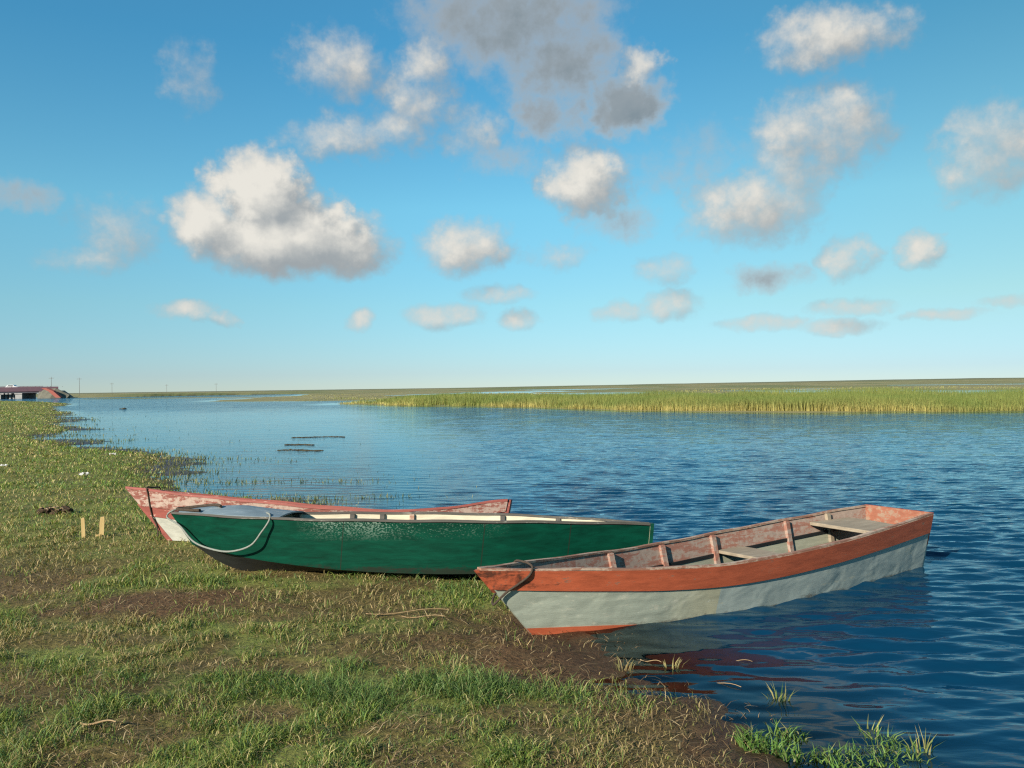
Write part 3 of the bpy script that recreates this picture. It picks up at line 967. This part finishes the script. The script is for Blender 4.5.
for t in np.linspace(.02, .255, 18):
    x, b, z = H2.G(t)
    cam_ = .065 * math.sin(min(1, x / .62) * math.pi / 2) * (1 - .75 * max(0, (x - .62) / .42))
    top = [(x, y_ * (b + .012), z + .021 + cam_ * (1 - y_ * y_)) for y_ in np.linspace(-1, 1, 11)]
    lp.append(top + [(a, q, c - .012) for a, q, c in top[::-1]])
loft(bm, lp); finish(bm, 'foredeck', DECK, r2b)

# --- the old red and white boat behind
r3b = empty('rowboat', (-3.95, 8.52, .075), (R(-8.0), 0, math.atan2(-.1, 3.9)))
tag(r3b, 'old boat with flaking red and white paint, farthest back, mostly hidden behind the green boat', 'boat', 'wooden boats drawn up on the shore')
H3 = Hull(r3b, (0., 3.9),
          [(0, .014), (.4, .15), (.9, .29), (1.5, .38), (2.2, .42), (3, .38), (3.6, .31), (3.9, .27)],
          [(0, .545), (.45, .493), (.9, .44), (1.5, .382), (2, .33), (2.88, .282), (3.35, .312), (3.8, .368), (3.9, .375)],
          (.47, 3.82),
          [(.47, .012), (.9, .14), (1.5, .25), (2.2, .31), (3, .29), (3.82, .2)],
          [(.47, .02), (1, -.0), (2, -.03), (3.82, .03)])
fa = lambda t: H3.depth(t, .165 - .075 * max(0, t - .72) / .28)
fb = lambda t: H3.depth(t, .165 + .105)
for s in (-1, 1):
    H3.plank('sheer_plank', s, lambda t: 0, lambda t: fa(t) + .02, .028, [PINK, PINK, RED_OLD], proud=.022)
    H3.plank('middle_plank', s, fa, lambda t: fb(t) + .02, .026, [RED_OLD, WHITE_OLD], proud=.011)
    H3.plank('lower_plank', s, fb, lambda t: 1, .022, [WHITE_OLD, WHITE_OLD], nv=5)
    H3.rail(s, RED_OLD, .03, .02, .022)
    for x in (1.1, 1.9, 2.7, 3.3):
        H3.rib(x, s, WHITE_OLD)
H3.bottom([WHITE_OLD, WHITE_OLD])
H3.transom([RED_OLD, PINK], .03, rise=.016)
H3.stem(RED_OLD, .02, .30, 1.0, .03)
H3.thwart(1.9, 2.15, .26, PLANK)
bpy.context.view_layer.update()

# ------------------------------------------------------------------ ropes
ROPE_PALE = plain('pale_rope', (.15, .17, .15), (.24, .25, .22), 60, .9, .8, .004, (1, 1, 1))
ROPE_DARK = plain('dark_rope', (.030, .022, .016), (.075, .055, .04), 70, .9, .8, .004)


def rope(pts, rad, mat, label, name='mooring_rope', n=10, group=None):
    o0 = np.array(pts[0])
    bm = bmesh.new()
    tube(bm, [tuple(np.array(p) - o0) for p in spline(pts, n)], rad, 8)
    o = finish(bm, name, mat, None, 60)
    o.location = tuple(o0)
    return tag(o, label, 'rope', group)


def L2(x, y, z): return boat_local(r2b, (x, y, z))


def side2(x, dz, off):
    """point outside the near side of the green boat, dz below its rim"""
    t = H2.tx(x); g = H2.G(t); f = H2.depth(t, max(dz, 0)) if dz > 0 else 0
    p = H2.at(H2.tx(x, f), f)
    return L2(x, -(p[1] + off), p[2] + (-dz if dz < 0 else 0))


rope([L2(.10, .05, .515), L2(.02, -.02, .515), L2(-.03, -.035, .46), side2(.10, .10, .05), side2(.24, .235, .085), side2(.42, .285, .10), side2(.60, .285, .105),
      side2(.78, .22, .09), side2(.88, .10, .06), side2(.94, .012, .035), L2(.93, -.30, .488), L2(.88, -.22, .500)], .0078, ROPE_PALE,
     'thick pale rope sagging in a loop along the bow of the green boat')
rope([L2(.30, -.16, .52), L2(.14, -.07, .52), L2(.04, .0, .525), L2(.10, .06, .53), L2(.28, .05, .548), L2(.40, -.05, .557), L2(.46, -.12, .55)], .013, ROPE_DARK,
     'short black rope coiled on the tip of the blue grey foredeck')


def L1(x, y, z): return boat_local(r1b, (x, y, z))


def side1(x, f, off):
    p = H1.at(H1.tx(x, f), f); return L1(x, -(p[1] + off), p[2])


rope([L1(-.05, .11, .32), L1(-.04, .12, .455), L1(-.04, .02, .482), L1(-.05, -.105, .474), side1(-.08, .06, .024), side1(-.14, .20, .022), side1(-.20, .31, .022), side1(-.235, .40, .02),
      L1(-.285, -.02, .25), L1(-.25, .045, .265), L1(-.19, .085, .31), L1(-.12, .10, .38)], .0075, ROPE_DARK,
     'thin dark rope tied slantwise round the orange bow')


def L3(x, y, z): return boat_local(r3b, (x, y, z))


def side3(x, f, off):
    p = H3.at(H3.tx(x, f), f); return L3(x, -(p[1] + off), p[2])


rope([L3(.27, .12, .36), L3(.27, .15, .545), L3(.27, 0, .552), L3(.27, -.145, .55), side3(.275, .08, .028), side3(.28, .3, .028), side3(.285, .43, .022), side3(.30, .56, .02), L3(.34, -.03, .16),
      L3(.36, -.04, .06)], .0075, ROPE_DARK,
     'dark rope wound over the bow of the flaking red and white boat')

# ------------------------------------------------------------------ stakes and litter
STAKE = plain('fresh_pale_wood', (.46, .32, .13), (.58, .43, .20), 30, .7, .5, .003, (1, 1, .15))


def stake(px, py, hgt, w, lean, label, nub=False):
    z0 = ground_z(px, py)
    root = empty('stake', (px, py, z0), (R(lean[1]), R(lean[0]), R(20)))
    tag(root, label, 'stake', 'wooden stakes driven into the grass')
    bm = bmesh.new()
    loops = []
    for zz, k in ((-.15, .8), (0, 1), (hgt * .5, .98), (hgt * .9, .96), (hgt, .8)):
        loops.append([(-w / 2 * k, -.016 * k, zz), (w / 2 * k, -.016 * k, zz + (.006 if zz == hgt else 0)), (w / 2 * k, .016 * k, zz + (.006 if zz == hgt else 0)), (-w / 2 * k, .016 * k, zz)])
    loft(bm, loops)
    finish(bm, 'post', STAKE, root)
    if nub:
        bm = bmesh.new(); box(bm, (-.055, -.028, .012), (.0, -.0165, .03)); finish(bm, 'foot_piece', STAKE, root)


stake(-4.48, 8.75, .20, .036, (-2, 0), 'plain pale wooden stake, farther from the boats and slightly thinner')
stake(-4.26, 8.68, .205, .044, (3, 0), 'pale wooden stake with a small crosspiece at its foot, nearer the boats', True)

CLOD = plain('dark_soil', (.025, .016, .010), (.075, .048, .028), 14, .95, 1.0, .02)
CRUMB = plain('dry_leaf_bits', (.22, .14, .07), (.34, .25, .15), 20, .9, .6, .004)


def lump(bm, c, r, seed, sq=.6):
    rr = random.Random(seed)
    res = bmesh.ops.create_icosphere(bm, subdivisions=2, radius=1)
    k = [rr.uniform(.7, 1.3) for _ in range(7)]
    for v in res['verts']:
        n = v.co.normalized()
        f = 1 + .28 * math.sin(n.x * 5 * k[0] + k[1] * 9) * math.cos(n.y * 4 * k[2] + k[3] * 7) + .16 * math.sin(n.z * 9 * k[4] + n.x * 8 * k[5]) + rr.uniform(-.08, .08)
        v.co = Vector((c[0] + n.x * r * f, c[1] + n.y * r * f, c[2] + n.z * r * f * sq))


rt = empty('dirt_heap', (-5.71, 10.5, ground_z(-5.71, 10.5)))
tag(rt, 'small dark heap of dug soil and dry leaf bits lying in the grass', 'dirt heap')
bm = bmesh.new()
for i in range(9):
    lump(bm, (random.uniform(-.17, .19), random.uniform(-.1, .1), random.uniform(0, .05)), random.uniform(.05, .095), i)
finish(bm, 'soil', CLOD, rt, 0)
bm = bmesh.new()
for i in range(8):
    lump(bm, (random.uniform(-.16, .16), random.uniform(-.13, -.05), random.uniform(.03, .09)), random.uniform(.012, .03), i + 40, .4)
finish(bm, 'leaf_bits', CRUMB, rt, 0)

PAPER = plain('white_litter', (.42, .42, .40), (.58, .57, .54), 30, .7, .6, .01)


def scrap(px, py, s, label, seed):
    rr = random.Random(seed); bm = bmesh.new(); n = 7
    g = [[None] * n for _ in range(n)]
    for i in range(n):
        for j in range(n):
            u, v = i / (n - 1) - .5, j / (n - 1) - .5
            g[i][j] = (u * s * 1.5 + rr.uniform(-.1, .1) * s, v * s * .8 + rr.uniform(-.1, .1) * s, .03 + s * (.18 + .22 * math.sin(u * 7 + seed) * math.cos(v * 6) + rr.uniform(-.06, .06)))
    top = [[bm.verts.new(p) for p in r_] for r_ in g]
    for i in range(n - 1):
        for j in range(n - 1):
            bm.faces.new((top[i][j], top[i + 1][j], top[i + 1][j + 1], top[i][j + 1]))
    o = finish(bm, 'litter', PAPER, None, 0)
    so_ = o.modifiers.new('thickness', 'SOLIDIFY'); so_.thickness = .004
    o.location = (px, py, ground_z(px, py))
    tag(o, label, 'litter', 'litter on the grass')


scrap(-7.76, 15.2, .11, 'crumpled white plastic scrap on the open grass above the two stakes', 3)
scrap(-10.42, 17.2, .09, 'small white scrap at the left edge of the photo', 4)
scrap(-9.62, 20.2, .10, 'flat white scrap on the pale grass close to the shallows', 5)

STRAW = plain('dry_reed_stalk', (.20, .13, .065), (.36, .26, .14), 40, .8, .4, .002, (.2, .2, 1))


def stalk(px, py, ln, a, label, r=.0035, dz=.02, bend=.03):
    z0 = max(ground_z(px, py), -.005)
    bm = bmesh.new()
    d = np.array((math.cos(R(a)), math.sin(R(a)), 0)); nrm = np.array((-d[1], d[0], 0))
    pts = [tuple(d * ln * k + nrm * ln * bend * math.sin(k * 6) + np.array((0, 0, dz + .01 * math.sin(k * 5)))) for k in np.linspace(-.5, .5, 9)]
    tube(bm, pts, [r * (1 - .4 * k) for k in np.linspace(0, 1, 9)], 6)
    o = finish(bm, 'dry_stalk', STRAW, None, 60)
    o.location = (px, py, z0)
    tag(o, label, 'stalk', 'dry stalks lying on the shore')


stalk(-.72, 5.62, .55, 3, 'longest dry reed stalk, lying flat on the earth near the orange bow', .0036)
stalk(-.60, 5.50, .30, -12, 'short reed stalk just in front of the longest stalk', .004)
stalk(-1.86, 3.74, .17, -8, 'pale bent stick lying in the grass in the near left corner', .006, .04)
stalk(1.08, 4.50, .26, -38, 'pale reed stalk floating near the waterline below the grey hull', .0028, .006)
stalk(.78, 4.86, .14, -40, 'tiny straw at the muddy waterline under the grey hull', .0035, .012)
stalk(1.28, 4.86, .17, -25, 'thin straw adrift on the orange reflection', .0024, .006)


# ------------------------------------------------------------------ tufts standing in the water
def tuft(px, py, n, hgt, spread, label, cols, lean=(0, 0)):
    z0 = max(ground_z(px, py), -.03)
    k = rng.random(n) ** .5 * spread; a = rng.random(n) * 6.283
    me = blades('grass_tuft', k * np.cos(a), k * np.sin(a) * .7, np.zeros(n), hgt * (.5 + .6 * rng.random(n)), .005 + .004 * rng.random(n),
                a + rng.normal(0, .5, n), .2 + .6 * rng.random(n), pal(n, cols, [1] * len(cols)), None, GRASS_M)
    o = link('grass_tuft', me); o.location = (px, py, z0)
    tag(o, label, 'grass tuft', 'grass tufts standing in the water')


GR = [(.12, .20, .04), (.20, .22, .07), (.30, .27, .11)]
tuft(1.33, 4.26, 26, .12, .045, 'leaning yellow green tuft alone in the dark water above the near grass fringe', GR)
tuft(1.75, 3.64, 22, .13, .04, 'green tuft standing farthest right in the water', GR)
tuft(.88, 4.76, 22, .10, .045, 'pale tuft at the waterline below the grey hull', [(.30, .26, .11), (.22, .20, .08)])
tuft(1.62, 3.86, 12, .11, .03, 'thin sparse tuft between the leaning tuft and the one farthest right', GR)
tuft(.60, 4.72, 16, .09, .05, 'small straw tuft on the wet earth next to the orange bottom edge', [(.28, .22, .10), (.16, .15, .06)])

WEED = plain('dark_weed', (.03, .026, .016), (.09, .075, .04), 9, .9, .8, .02)
bm = bmesh.new()
for i in range(5):
    lump(bm, (random.uniform(-.26, .26), random.uniform(-.2, .2), .01), random.uniform(.1, .2), 60 + i, .5)
o = finish(bm, 'weed_clump', WEED, None, 0); o.location = (-37.3, 80.5, 0)
tag(o, 'dark clump floating far out on the open water at left', 'weed clump')

# ------------------------------------------------------------------ bridge, car, poles
CONC = plain('pale_concrete', (.22, .22, .22), (.32, .32, .31), .6, .85, .3, .02)
STEEL = plain('dark_girder', (.020, .022, .035), (.040, .040, .055), .5, .6, .2, .01)
MAROON = plain('maroon_rail', (.045, .022, .038), (.07, .03, .045), .5, .6, .2, .01)
SHADEC = plain('grey_abutment', (.12, .12, .12), (.19, .185, .17), .4, .9, .3, .02)
REDP = plain('red_slope_paving', (.24, .065, .05), (.29, .10, .08), .4, .85, .3, .02)
STONE = plain('stony_bank', (.09, .09, .07), (.15, .145, .115), .7, .95, .6, .1)
br = empty('bridge', (-152.6, 272, 0))
tag(br, 'low road bridge with dark girders and maroon railing on pale piers at the far left', 'bridge')
bm = bmesh.new()
box(bm, (-150, 0, 2.5), (0.5, 9, 3.0)); finish(bm, 'deck', SHADEC, br, 0)
for y_ in (.3, 2.9, 5.6, 8.2):
    bm = bmesh.new(); box(bm, (-150, y_, 1.8), (.2, y_ + .5, 2.498)); finish(bm, 'girder', STEEL, br, 0)
for y_ in (-.045, 9.005):
    bm = bmesh.new(); box(bm, (-150, y_, 2.3), (.8, y_ + .04, 3.8)); finish(bm, 'parapet', MAROON, br, 0)
    bm = bmesh.new()
    box(bm, (-150, y_ - .02, 3.96), (.8, y_ + .06, 4.03))
    for k in range(40):
        box(bm, (-150 + k * 3.9, y_ - .02, 3.802), (-149.9 + k * 3.9, y_ + .06, 3.958))
    finish(bm, 'railing', MAROON, br, 0)
for x_, w_ in ((-8.6, 2.2), (-10.4, .5), (-11.6, .5), (-12.9, .5), (-15.2, 1.9), (-17.6, .5), (-19.5, .5), (-33, 2.2), (-58, 2.2), (-83, 2.2)):
    bm = bmesh.new(); box(bm, (x_, .5 if w_ > 1 else 2.2, -1.2), (x_ + w_, 8.5 if w_ > 1 else 2.8, 1.45))
    pr = finish(bm, 'pier', CONC, br, 0)
    bm = bmesh.new(); box(bm, (x_ - .15, .3, 1.452), (x_ + w_ + .15, 8.7, 1.798)); finish(bm, 'pier_cap', CONC, pr, 0)
bm = bmesh.new()
loft(bm, [[(-1.6, y_, -1.2), (-.6, y_, 2.49), (3, y_, 2.49), (8, y_, -1.2)] for y_ in (.1, 8.9)]); finish(bm, 'abutment', SHADEC, br, 0)
bm = bmesh.new()
loft(bm, [[(x_, -.6 - k, -.8), (x_, -.35, zt), (x_, .09, zt), (x_, .09, -.8)] for x_, zt, k in ((-.4, 1.6, 1.2), (1.2, 2.9, 3), (5, 3.25, 4), (9.5, 1.0, 3))])
finish(bm, 'stone_slope', STONE, br, 0)
bm = bmesh.new()
loft(bm, [[(xa, -4.4, za), (xa + 1.6, -4.4, za), (xa + 1.6, -3.2, za + .2), (xa, -3.2, za + .2)] for xa, za in ((2.6, 3.2), (4.8, 2.3), (7.2, .2))])
finish(bm, 'red_slope', REDP, br, 0)

WHITEP = plain('white_car_paint', (.75, .76, .78), (.80, .80, .80), 1, .3, 0, .001, spec=.5)
GLASS = plain('dark_car_glass', (.02, .025, .03), (.03, .035, .04), 1, .1, 0, .001, spec=.5)
TYRE = plain('black_tyre', (.02, .02, .02), (.03, .03, .03), 8, .9, .2, .002)
car = empty('car', (-163.5, 275.2, 3.0))
tag(car, 'small white car driving along the far bridge', 'car')
prof = [(-2.1, .35), (-2.15, .85), (-1.75, 1.0), (-1.3, 1.5), (.45, 1.52), (1.05, 1.0), (1.95, .88), (2.1, .4)]
bm = bmesh.new(); loft(bm, [[(px_, y_, pz) for px_, pz in prof] for y_ in (-.82, .82)]); finish(bm, 'body', WHITEP, car, 0)
for y_ in (-.836, .824):
    bm = bmesh.new(); loft(bm, [[(px_, yy_, pz) for px_, pz in ((-1.5, 1.02), (-1.15, 1.42), (.35, 1.42), (.8, 1.02))] for yy_ in (y_, y_ + .012)])
    finish(bm, 'side_window', GLASS, car, 0)
for x_ in (-1.35, 1.3):
    for y_ in (-.85, .65):
        bm = bmesh.new(); tube(bm, [(x_, y_, .32), (x_, y_ + .2, .32)], .32, 14); wh = finish(bm, 'wheel', TYRE, car, 40)
        ys_ = y_ - .004 if y_ < 0 else y_ + .19
        bm = bmesh.new(); tube(bm, [(x_, ys_, .32), (x_, ys_ + .014, .32)], .19, 12); finish(bm, 'rim', WHITEP, wh, 40)

def mat_strip(px, py, ln, label, seed):
    rr = random.Random(seed); bm = bmesh.new()
    k = -ln / 2
    while k < ln / 2:
        lump(bm, (k, rr.uniform(-.06, .06) + .14 * math.sin(k * 3.4 + seed), 0), rr.uniform(.035, .075), rr.randint(0, 9999), .3)
        k += rr.uniform(.02, .04)
    o = finish(bm, 'weed_strip', WEED, None, 0); o.location = (px, py, .002); o.rotation_euler.z = R(rr.uniform(-8, 6))
    tag(o, label, 'weed strip', 'strips of weed floating in the shallows')


mat_strip(-6.5, 28.3, 1.7, 'longest and farthest strip of dark floating weed in the shallows', 1)
mat_strip(-6.2, 24.4, .9, 'short strip of floating weed between the longest strip and the nearest one', 2)
mat_strip(-5.6, 22.2, 1.25, 'nearest strip of floating weed with a thicker end in the shallows', 3)
POLE = plain('grey_pole', (.10, .09, .08), (.16, .15, .13), 2, .9, .2, .01)


def pole(px, py, top, label):
    z0 = ground_z(px, py) - .3
    root = empty('utility_pole', (px, py, z0)); tag(root, label, 'pole', 'utility poles along the far shore')
    bm = bmesh.new(); tube(bm, [(0, 0, 0), (0, 0, (top - z0) * .5), (0, 0, top - z0)], [.085, .07, .055], 8); finish(bm, 'post', POLE, root)
    bm = bmesh.new(); box(bm, (-.9, -.13, top - z0 - .55), (.9, -.11 + .1, top - z0 - .43)); finish(bm, 'crossarm', POLE, root, 0)


for px_, py_, tp, lb in ((-164.5, 300, 7.5, 'tall thin pole directly above the red slope beside the bridge'),
                         (-164.8, 320, 7.4, 'tall thin pole next to the right of the one by the bridge'),
                         (-190.5, 400, 6.2, 'faint pole, third along the shore from the bridge'),
                         (-185, 450, 5.6, 'short faint pole, fourth along the shore from the bridge'),
                         (-158.5, 450, 5.8, 'short faint pole, farthest right along the shore from the bridge')):
    pole(px_, py_, tp, lb)
